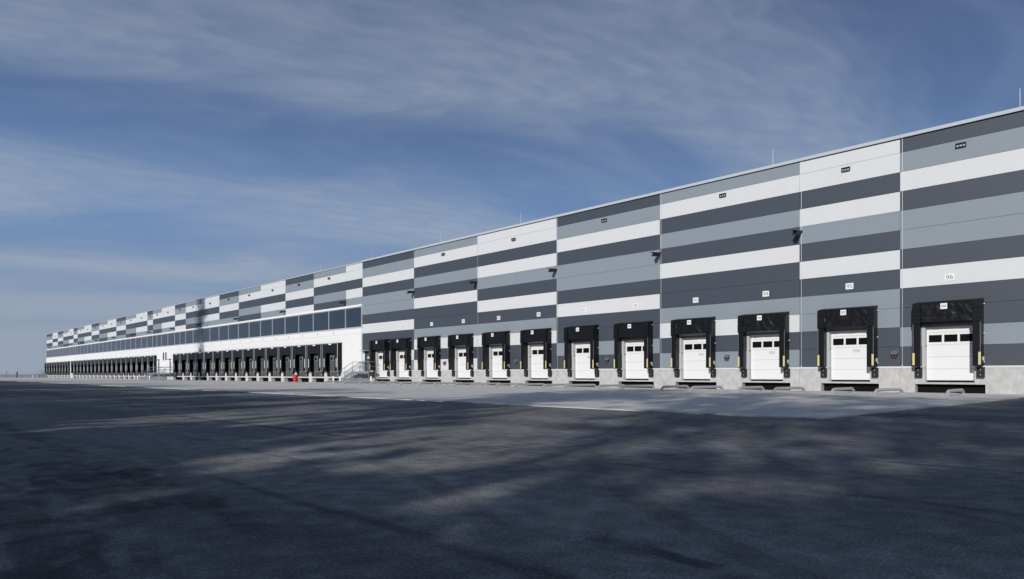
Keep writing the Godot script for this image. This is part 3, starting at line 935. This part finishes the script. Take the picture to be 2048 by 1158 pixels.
func wall_fittings() -> void:
	for d in DOCKS:
		number_plate(d[0], Vector3(d[1] + 0.01, 5.70, 0.0), "white plate reading number %s on the striped wall" % words(d[0]), "dock number plates on the striped hall")
	var n := 84
	for s in SECTIONS:
		for k in s[1]:
			number_plate(n, Vector3(s[0] - s[2] * (k + 0.5), 5.66, 0.12), "small white number plate on the white wall above a charcoal dock", "number plates on the white wall")
			n -= 1
	# wedge lamps
	var lamp := base("wall_lamp", Vector3.ZERO)
	var st := mb()
	# flat hood: wide at the wall, pointed forward
	hexa(st, [Vector3(-0.17, 0.06, 0.0), Vector3(0.17, 0.06, 0.0), Vector3(0.14, 0.035, 1.2), Vector3(-0.14, 0.035, 1.2), Vector3(-0.15, 0.17, 0.0), Vector3(0.15, 0.17, 0.0), Vector3(0.11, 0.05, 1.2), Vector3(-0.11, 0.05, 1.2)])
	done(st, lamp, "lamp_hood", M.steel_dark)
	st = mb()
	hexa(st, [Vector3(-0.10, -0.16, 0.34), Vector3(0.10, -0.16, 0.34), Vector3(0.12, -0.24, 0.98), Vector3(-0.12, -0.24, 0.98), Vector3(-0.13, 0.055, 0.0), Vector3(0.13, 0.055, 0.0), Vector3(0.15, 0.03, 0.74), Vector3(-0.15, 0.03, 0.74)])
	done(st, lamp, "lamp_body", M.lamp_black)
	put(lamp, "wall_bracket", box_mesh(Vector3(0.16, 0.20, 0.03)), M.lamp_black, Vector3(0, 0.0, 0.006))
	var spots := [-17.37, -26.93, -36.49, -46.02, -55.58, -68.80]
	var where := ["between plates ninety-four and ninety-five", "between plates ninety-two and ninety-three", "between plates ninety and ninety-one", "between plates eighty-eight and eighty-nine", "between plates eighty-six and eighty-seven", "over the near end of the window ribbon"]
	for i in spots.size():
		var o := lamp if i == 0 else copy(lamp, Vector3.ZERO)
		o.position = Vector3(spots[i], 8.98, 0.0)
		o.scale = Vector3.ONE * 0.86
		tag(o, "black wedge wall lamp high on the facade " + where[i], "wall lamp", "wedge lamps along the facade")
	for x in [-84.15, -99.5, -114.85, -128.4, -142.3, -153.6, -168.6, -184.4, -199.6, -212.6, -226.0, -242.0]:
		var o := copy(lamp, Vector3(x, 8.98, 0.0))
		o.scale = Vector3.ONE * 0.86
		tag(o, "black wedge wall lamp just above the window ribbon of the far hall", "wall lamp", "wedge lamps along the far hall")
	# overflow boxes below the coping
	var vent := base("wall_vent", Vector3.ZERO)
	st = mb()
	add_box(st, -0.25, 0.25, 0.12, 0.145, 0.0, 0.12)
	add_box(st, -0.25, 0.25, -0.145, -0.12, 0.0, 0.14)
	add_box(st, -0.25, -0.225, -0.12, 0.12, 0.0, 0.12)
	add_box(st, 0.225, 0.25, -0.12, 0.12, 0.0, 0.12)
	done(st, vent, "vent_frame", M.lamp_black)
	bx(vent, "vent_back", M.lamp_black, -0.225, 0.225, -0.12, 0.12, 0.002, 0.012)
	for sx in [-0.075, 0.075]:
		bx(vent, "divider", M.lamp_black, sx - 0.015, sx + 0.015, -0.12, 0.12, 0.012, 0.11)
	for k in 3:
		st = mb()
		var vx := -0.15 + 0.15 * k
		hexa(st, [Vector3(vx - 0.058, -0.11, 0.014), Vector3(vx + 0.058, -0.11, 0.014), Vector3(vx + 0.058, -0.11, 0.10), Vector3(vx - 0.058, -0.11, 0.10), Vector3(vx - 0.058, 0.05, 0.014), Vector3(vx + 0.058, 0.05, 0.014), Vector3(vx + 0.058, 0.05, 0.03), Vector3(vx - 0.058, 0.05, 0.03)])
		done(st, vent, "flap", M.galv)
	var vx := [[-9.47, "above plate ninety-six"], [-14.86, "above plate ninety-five"], [-22.24, "above plates ninety-three and ninety-four"], [-31.7, "above plates ninety-one and ninety-two"], [-41.28, "above plates eighty-nine and ninety"], [-50.84, "above plates eighty-seven and eighty-eight"]]
	vent.scale = Vector3(0.88, 0.72, 0.84)
	for i in vx.size():
		var o := vent if i == 0 else copy(vent, Vector3.ZERO)
		o.position = Vector3(vx[i][0], 12.07, 0.0)
		tag(o, "small black framed vent box near the roof edge " + vx[i][1], "vent", "vent boxes below the roof edge")
	for i in range(1, FAR_JOINTS.size() - 1):
		var x: float = (FAR_JOINTS[i] + FAR_JOINTS[i + 1]) / 2
		tag(copy(vent, Vector3(x, 12.07, 0.0)), "small black framed vent box near the roof edge of the far hall", "vent", "vent boxes of the far hall")
	# red signal units between pairs of docks
	var sig := base("signal_unit", Vector3.ZERO)
	st = mb()
	hexa(st, [Vector3(-0.17, 0.0, 0.0), Vector3(0.17, 0.0, 0.0), Vector3(0.15, -0.03, 0.20), Vector3(-0.15, -0.03, 0.20), Vector3(-0.17, 0.17, 0.0), Vector3(0.17, 0.17, 0.0), Vector3(0.15, 0.0, 0.20), Vector3(-0.15, 0.0, 0.20)])
	done(st, sig, "rain_hood", M.sheet_grey)
	bx(sig, "socket_box", M.rubber, -0.15, 0.15, -0.075, -0.032, 0.0, 0.16)
	for sx in [-0.07, 0.07]:
		st = mb()
		tube(st, [Vector3(sx, -0.075, 0.09), Vector3(sx, -0.175, 0.11)], 0.045, 0.05, 10)
		var rl := done(st, sig, "red_socket", M.red_lens)
		st = mb()
		tube(st, [Vector3(sx, -0.177, 0.11), Vector3(sx, -0.20, 0.114)], 0.04, -1.0, 10)
		done(st, rl, "socket_rim", M.rubber)
	var sp := [[-12.42, "ninety-five and ninety-six"], [-21.94, "ninety-three and ninety-four"], [-31.42, "ninety-one and ninety-two"], [-40.98, "eighty-nine and ninety"], [-50.58, "eighty-seven and eighty-eight"]]
	for i in sp.size():
		var o := sig if i == 0 else copy(sig, Vector3.ZERO)
		o.position = Vector3(sp[i][0], 1.98, 0.0)
		tag(o, "small grey box with two red sockets on the wall between docks " + sp[i][1], "socket box", "red socket boxes between the docks")
	# lightning rods on the roof edge
	var rod := base("lightning_rod", Vector3.ZERO)
	st = mb()
	tube(st, [Vector3(0, 0, 0), Vector3(0, 0.95, 0)], 0.014, 0.009, 6)
	done(st, rod, "rod", M.alu)
	put(rod, "foot", box_mesh(Vector3(0.10, 0.03, 0.10)), M.alu, Vector3(0, 0.015, 0))
	var first := true
	for r in [[-7.15, "above plate ninety-six"], [-19.06, "above plate ninety-four"], [-40.59, "above plates eighty-nine and ninety"], [-51.42, "above plates eighty-seven and eighty-eight"], [-63.55, "above the person door"], [-74.92, "at the near end of the far hall"], [-131.9, "above the twin stairs"], [-142.7, "past the twin stairs"]]:
		var o := rod if first else copy(rod, Vector3.ZERO)
		first = false
		o.position = Vector3(r[0], 13.24 if r[0] > -65.0 else 13.15, -0.12)
		tag(o, "thin upright lightning rod on the roof edge " + r[1], "lightning rod", "lightning rods on the roof edge")

# ---------------------------------------------------------------- things standing in the yard
func staircase(at: Vector3, run: float, landing: float, label: String) -> void:
	# origin: on the ground where the flight starts at the landing; the flight goes down towards -x
	var s := base("metal_staircase", at)
	tag(s, label, "staircase", "galvanised staircases to the doors")
	var top := 1.20
	var z0 := 0.18
	var z1 := 1.05
	bx(s, "landing_grating", M.galv_dull, 0.0, landing, top - 0.04, top, z0, z1)
	for z in [z0, z1]:
		bx(s, "landing_beam", M.galv_dull, 0.0, landing, top - 0.20, top - 0.042, z - 0.025, z + 0.025)
	for x in [0.12, landing - 0.08]:
		for z in [z0 + 0.05, z1 - 0.05]:
			bx(s, "leg", M.galv_dull, x - 0.035, x + 0.035, 0.0, top - 0.21, z - 0.035, z + 0.035)
	var n := 6
	for i in n:
		var y := top - top * (i + 1) / (n + 1)
		var x := -run * (i + 0.5) / (n + 0.5)
		bx(s, "tread", M.galv_dull, x - 0.15, x + 0.15, y - 0.035, y, z0 + 0.03, z1 - 0.03)
	for z in [z0, z1]:
		var st := mb()
		hexa(st, [Vector3(-run, 0.0, z - 0.02), Vector3(-0.01, top - 0.24, z - 0.02), Vector3(-0.01, top - 0.24, z + 0.02), Vector3(-run, 0.0, z + 0.02), Vector3(-run, 0.24, z - 0.02), Vector3(-0.01, top, z - 0.02), Vector3(-0.01, top, z + 0.02), Vector3(-run, 0.24, z + 0.02)])
		done(st, s, "stringer", M.galv_dull)
		st = mb()
		var a := Vector3(-run - 0.02, 1.10, z)
		var c := Vector3(0.0, top + 1.05, z)
		var e := Vector3(landing - 0.03, top + 1.05, z)
		var pts := [Vector3(-run - 0.02, 0.0, z)]
		pts.append_array(bent(pts[0], a, c, 0.10))
		pts.append_array(bent(a, c, e, 0.12))
		pts.append(e)
		tube(st, pts, 0.03)
		done(st, s, "handrail", M.galv_dull)
		st = mb()
		tube(st, [Vector3(-run, 0.62, z), Vector3(0.0, top + 0.55, z), Vector3(landing - 0.03, top + 0.55, z)], 0.016)
		done(st, s, "knee_rail", M.galv_dull)
		for x in [-run * 0.5, 0.0, landing * 0.5, landing - 0.03]:
			st = mb()
			var f: float = clampf(1.0 + x / run, 0.0, 1.0)
			tube(st, [Vector3(x, top * f - 0.1 if x < 0 else top - 0.15, z), Vector3(x, lerpf(1.10, top + 1.05, f), z)], 0.02)
			done(st, s, "post", M.galv_dull)
	var st2 := mb()
	tube(st2, [Vector3(landing - 0.03, top + 1.05, z0), Vector3(landing - 0.03, top + 1.05, z1)], 0.024)
	done(st2, s, "end_rail", M.galv_dull)
	st2 = mb()
	tube(st2, [Vector3(landing - 0.03, top + 0.55, z0), Vector3(landing - 0.03, top + 0.55, z1)], 0.016)
	done(st2, s, "end_rail", M.galv_dull)

func barrier(x0: float, x1: float, z: float, label: String) -> void:
	var b := base("crash_barrier", Vector3((x0 + x1) / 2, 0, z))
	tag(b, label, "crash barrier", "low crash barriers round the stairs")
	var h := (x1 - x0) / 2
	for k in 3:
		var st := mb()
		var y := 0.05 + k * 0.165
		# folded rail: bulging middle
		hexa(st, [Vector3(-h, y, -0.04), Vector3(h, y, -0.04), Vector3(h, y, 0.0), Vector3(-h, y, 0.0), Vector3(-h, y + 0.075, -0.04), Vector3(h, y + 0.075, -0.04), Vector3(h, y + 0.075, 0.05), Vector3(-h, y + 0.075, 0.05)])
		hexa(st, [Vector3(-h, y + 0.075, -0.04), Vector3(h, y + 0.075, -0.04), Vector3(h, y + 0.075, 0.05), Vector3(-h, y + 0.075, 0.05), Vector3(-h, y + 0.148, -0.04), Vector3(h, y + 0.148, -0.04), Vector3(h, y + 0.148, 0.0), Vector3(-h, y + 0.148, 0.0)])
		done(st, b, "rail", M.galv_dull)
	var n := maxi(2, int(h * 2 / 2.6) + 1)
	for i in n:
		var x := lerpf(-h + 0.06, h - 0.06, float(i) / (n - 1))
		bx(b, "post", M.galv_dull, x - 0.05, x + 0.05, 0.0, 0.56, -0.15, -0.045)

func hoop(at: Vector3, label: String) -> void:
	var o := base("hoop_bollard", at)
	tag(o, label, "bollard", "white bollards by the stairs")
	var st := mb()
	tube(st, [Vector3(0, 0, 0), Vector3(0, 0.66, 0), Vector3(0, 0.70, 0)], 0.10, 0.10, 12)
	done(st, o, "post", M.sign_white)
	put(o, "cap", box_mesh(Vector3(0.12, 0.03, 0.12)), M.sign_white, Vector3(0, 0.715, 0))
	put(o, "base_plate", box_mesh(Vector3(0.30, 0.02, 0.30)), M.galv, Vector3(0, 0.01, 0))

func yard_things() -> void:
	staircase(Vector3(-65.3, 0, 0.13), 3.2, 3.3, "galvanised metal staircase up to the dark grey person door beside dock eighty-five")
	staircase(Vector3(-138.9, 0, 0.13), 4.6, 5.4, "galvanised staircase of the twin pair up to the door by the long row")
	staircase(Vector3(-132.3, 0, 0.13), 3.4, 5.2, "galvanised staircase of the twin pair up to the door under narrow windows")
	staircase(Vector3(-254.2, 0, 0.13), 4.6, 4.3, "galvanised staircase at the end of the far hall by the fence")
	barrier(-66.3, -60.7, 1.75, "low three rail crash barrier in front of the stairs beside dock eighty-five")
	barrier(-143.4, -136.6, 1.75, "low three rail crash barrier under the longer of the twin stairs")
	barrier(-135.9, -127.2, 1.75, "low three rail crash barrier under the narrow windows")
	barrier(-260.5, -251.5, 1.75, "low three rail crash barrier at the end of the far hall")
	hoop(Vector3(-66.55, 0, 1.95), "white steel bollard at the foot of the stairs beside the crash barrier near dock eighty-five")
	hoop(Vector3(-60.45, 0, 1.85), "white steel bollard at the dock end of the crash barrier near dock eighty-five")
	hoop(Vector3(-68.2, 0, 1.85), "white steel bollard next to the last charcoal dock and the stairs")
	hoop(Vector3(-143.8, 0, 1.9), "white steel bollard at the foot of the longer of the twin stairs")
	hoop(Vector3(-136.2, 0, 1.9), "white steel bollard between the twin stairs")
	hoop(Vector3(-261.0, 0, 1.9), "white steel bollard at the end of the far hall near the fence")
	# red drum
	var d := base("oil_drum", Vector3(-78.5, 0, 1.35))
	tag(d, "bright red steel drum standing before the charcoal docks", "drum")
	var st := SurfaceTool.new()
	st.begin(Mesh.PRIMITIVE_TRIANGLES)
	st.set_smooth_group(0)
	var prof := [[0.0, 0.285], [0.02, 0.30], [0.04, 0.29], [0.28, 0.29], [0.30, 0.305], [0.32, 0.29], [0.57, 0.29], [0.59, 0.305], [0.61, 0.29], [0.84, 0.29], [0.86, 0.30], [0.88, 0.295]]
	for i in prof.size() - 1:
		for k in 20:
			var a := TAU * k / 20
			var a2 := TAU * (k + 1) / 20
			var p := func(j: int, t: float) -> Vector3: return Vector3(cos(t) * prof[j][1], prof[j][0], sin(t) * prof[j][1])
			quad(st, p.call(i + 1, a), p.call(i + 1, a2), p.call(i, a2), p.call(i, a))
	done(st, d, "barrel", M.red)
	var lid := CylinderMesh.new()
	lid.top_radius = 0.285; lid.bottom_radius = 0.285; lid.height = 0.02; lid.radial_segments = 20
	var lm := put(d, "lid", lid, M.red, Vector3(0, 0.86, 0))
	put(lm, "bung", bolt_flat(), M.alu, Vector3(0.14, 0.02, 0.05))
	put(lm, "paper_sheet", box_mesh(Vector3(0.22, 0.03, 0.16)), M.sign_white, Vector3(-0.08, 0.026, 0.02))
	# wheel guides: pairs of bent pipes in front of every near dock
	var protos := []
	for sd in [1.0, -1.0]:
		var g := base("wheel_guide", Vector3.ZERO)
		st = mb()
		var a0 := Vector3(1.25 * sd, 0.0, 2.7)
		var a1 := Vector3(1.26 * sd, 0.21, 2.9)
		var b1 := Vector3(1.41 * sd, 0.21, 5.65)
		var b0 := Vector3(1.42 * sd, 0.0, 5.87)
		var pts := [a0]
		pts.append_array(bent(a0, a1, b1, 0.18))
		pts.append_array(bent(a1, b1, b0, 0.18))
		pts.append(b0)
		tube(st, pts, 0.072, -1.0, 12)
		done(st, g, "pipe", M.galv)
		put(g, "foot_plate", box_mesh(Vector3(0.34, 0.02, 0.34)), M.galv, Vector3(a0.x, 0.01, a0.z))
		put(g, "foot_plate", box_mesh(Vector3(0.34, 0.02, 0.34)), M.galv, Vector3(b0.x, 0.01, b0.z))
		protos.append(g)
	for k in DOCKS.size():
		for s in [1, -1]:
			var g: Node3D = protos[0 if s > 0 else 1]
			var o := g if k == 0 else copy(g, Vector3.ZERO)
			o.position = Vector3(DOCKS[k][1], 0.0, 0.0)
			var nb: String = "on its side towards dock %s" % words(DOCKS[k][0] + s) if DOCKS[k][0] + s <= 96 and DOCKS[k][0] + s >= 85 else ("on its side away from dock ninety-five" if s > 0 else "on its side towards the stairs")
			tag(o, "bent galvanised pipe wheel guide before dock %s %s" % [words(DOCKS[k][0]), nb], "wheel guide", "pipe wheel guides before the docks")
	# fence at the far end
	var f := base("fence", Vector3(-261.6, 0, 0))
	tag(f, "pale mesh fence closing the far end of the yard", "fence")
	var z := -2.0
	while z < 30.0:
		bx(f, "post", M.coping, -0.04, 0.04, 0.0, 1.85, z - 0.04, z + 0.04)
		for r in [0.12, 0.95, 1.78]:
			bx(f, "wire_rail", M.coping, -0.02, 0.02, r - 0.02, r + 0.02, z + 0.05, z + 1.45)
		st = mb()
		for k in 9:
			var zz := z + 0.15 + k * 0.15
			add_box(st, -0.008, 0.008, 0.14, 1.76, zz - 0.008, zz + 0.008)
		var ms := done(st, f, "mesh_panel", M.coping)
		ms.set_meta("kind", "stuff")
		z += 1.5
	var p1 := base("steel_post", Vector3(-258.0, 0, 6.3))
	tag(p1, "thick dark post with a flat cap before the fence", "post")
	bx(p1, "shaft", M.steel_dark, -0.16, 0.16, 0.0, 1.62, -0.16, 0.16)
	bx(p1, "cap", M.steel_dark, -0.26, 0.26, 1.62, 1.75, -0.26, 0.26)
	bx(p1, "foot", M.steel_dark, -0.24, 0.24, 0.0, 0.20, -0.24, 0.24)
	var p2 := base("steel_post", Vector3(-258.0, 0, 8.9))
	tag(p2, "thin dark post with a T shaped head before the fence", "post")
	bx(p2, "shaft", M.steel_dark, -0.05, 0.05, 0.0, 1.66, -0.05, 0.05)
	bx(p2, "head", M.steel_dark, -0.06, 0.06, 1.66, 1.76, -0.22, 0.22)

func bolt_flat() -> Mesh:
	var m := CylinderMesh.new()
	m.top_radius = 0.03; m.bottom_radius = 0.03; m.height = 0.02; m.radial_segments = 10
	return m

# ---------------------------------------------------------------- trees behind the photographer, whose shade lies over the yard
func tree_kind(called: String, height: float, spread: float, low: float, clusters: int, per: int, leafsize: float, seed_: int, leafmat: Material) -> Node3D:
	var rng := RandomNumberGenerator.new()
	rng.seed = seed_
	var t := base(called, Vector3.ZERO)
	var st := mb()
	tube(st, [Vector3(0, -0.1, 0), Vector3(0.1, height * 0.3, 0.05), Vector3(-0.1, height * 0.65, 0), Vector3(0, height * 0.96, 0)], height * 0.017, 0.03, 8)
	var trunk := done(st, t, "trunk", M.bark)
	var cr := SurfaceTool.new()
	cr.begin(Mesh.PRIMITIVE_TRIANGLES)
	cr.set_smooth_group(-1)
	for c in clusters:
		var v := pow(rng.randf(), 0.9)
		var y := lerpf(low, height, v)
		# crown outline: full in the lower half, drawn in towards the top
		var rad := spread * (0.35 + 0.65 * sin(PI * clampf(0.18 + 0.74 * v, 0, 1))) * sqrt(rng.randf())
		var a := rng.randf() * TAU
		var p := Vector3(cos(a) * rad, y, sin(a) * rad)
		if c % 3 == 0:
			st = mb()
			tube(st, [Vector3(0, maxf(y - rad * 0.7, 0.5), 0), p * Vector3(0.6, 1, 0.6) - Vector3(0, rad * 0.15, 0), p], 0.07, 0.015, 5)
			done(st, trunk, "limb", M.bark)
		var size := rng.randf_range(0.55, 1.15)
		for k in per:
			var q := p + Vector3(rng.randfn() * size, rng.randfn() * size * 0.7, rng.randfn() * size)
			var d := Vector3(rng.randfn(), rng.randfn(), rng.randfn()).normalized()
			var e := d.cross(Vector3(rng.randfn(), rng.randfn(), rng.randfn())).normalized()
			var l := leafsize * rng.randf_range(0.6, 1.3)
			cr.add_vertex(q - d * l * 0.5)
			cr.add_vertex(q + e * l * 0.32)
			cr.add_vertex(q + d * l * 0.5)
			cr.add_vertex(q - d * l * 0.5)
			cr.add_vertex(q + d * l * 0.5)
			cr.add_vertex(q - e * l * 0.32)
	var crown := done(cr, t, "crown", leafmat)
	crown.set_meta("kind", "stuff")
	return t

func trees() -> void:
	var rng := RandomNumberGenerator.new()
	rng.seed = 77
	var tall := [tree_kind("tall_tree", 17.6, 3.0, 13.2, 13, 80, 0.6, 101, M.leaf), tree_kind("tall_tree", 24.0, 3.3, 14.2, 17, 84, 0.6, 102, M.leaf), tree_kind("tall_tree", 26.0, 3.6, 6.5, 80, 84, 0.62, 106, M.leaf)]
	var dense := [tree_kind("dense_tree", 9.7, 3.4, 0.4, 90, 90, 0.66, 103, M.leaf_dark), tree_kind("dense_tree", 10.1, 3.6, 0.4, 95, 90, 0.66, 104, M.leaf_dark)]
	var i := 0
	var x := -120.0
	while x < 62.0:
		var p: Node3D = dense[i % 2]
		var o := p if i < 2 else copy(p, Vector3.ZERO)
		o.position = Vector3(x + rng.randf_range(-0.6, 0.6), 0, 61.0 + rng.randf_range(-1.0, 1.0))
		o.rotation.y = rng.randf() * TAU
		o.scale = Vector3.ONE * rng.randf_range(0.94, 1.06) * (0.965 if x > 0.5 and x < 8.0 else (1.16 if x >= 8.0 and x < 30.0 else 1.0))
		tag(o, "dense dark green tree in the hedge across the yard", "tree", "dense trees across the yard")
		i += 1
		x += 4.4
	var used := [false, false, false]
	i = 0
	x = -118.0
	while x < 64.0:
		var kind := 2 if x > 14.5 else (1 if x > -6.0 or i % 4 == 3 else 0)
		var p: Node3D = tall[kind]
		var o := copy(p, Vector3.ZERO) if used[kind] else p
		used[kind] = true
		o.position = Vector3(x + rng.randf_range(-1.4, 1.4), 0, 67.0 + rng.randf_range(-2.0, 2.0))
		o.rotation.y = rng.randf() * TAU
		var sc := rng.randf_range(0.94, 1.05) if kind != 1 or x > -6.0 else rng.randf_range(0.78, 0.92)
		o.scale = Vector3(1, sc, 1)
		tag(o, "tall loose tree standing behind the hedge across the yard", "tree", "tall trees across the yard")
		i += 1
		x += 5.2
	var pop := tree_kind("poplar_tree", 36.0, 1.6, 10.0, 52, 56, 0.6, 105, M.leaf)
	pop.position = Vector3(-115.2 + 52.0 * tan(deg_to_rad(SUN_SIDE)), 0, 52.0)
	tag(pop, "single slender poplar standing apart across the yard", "tree")
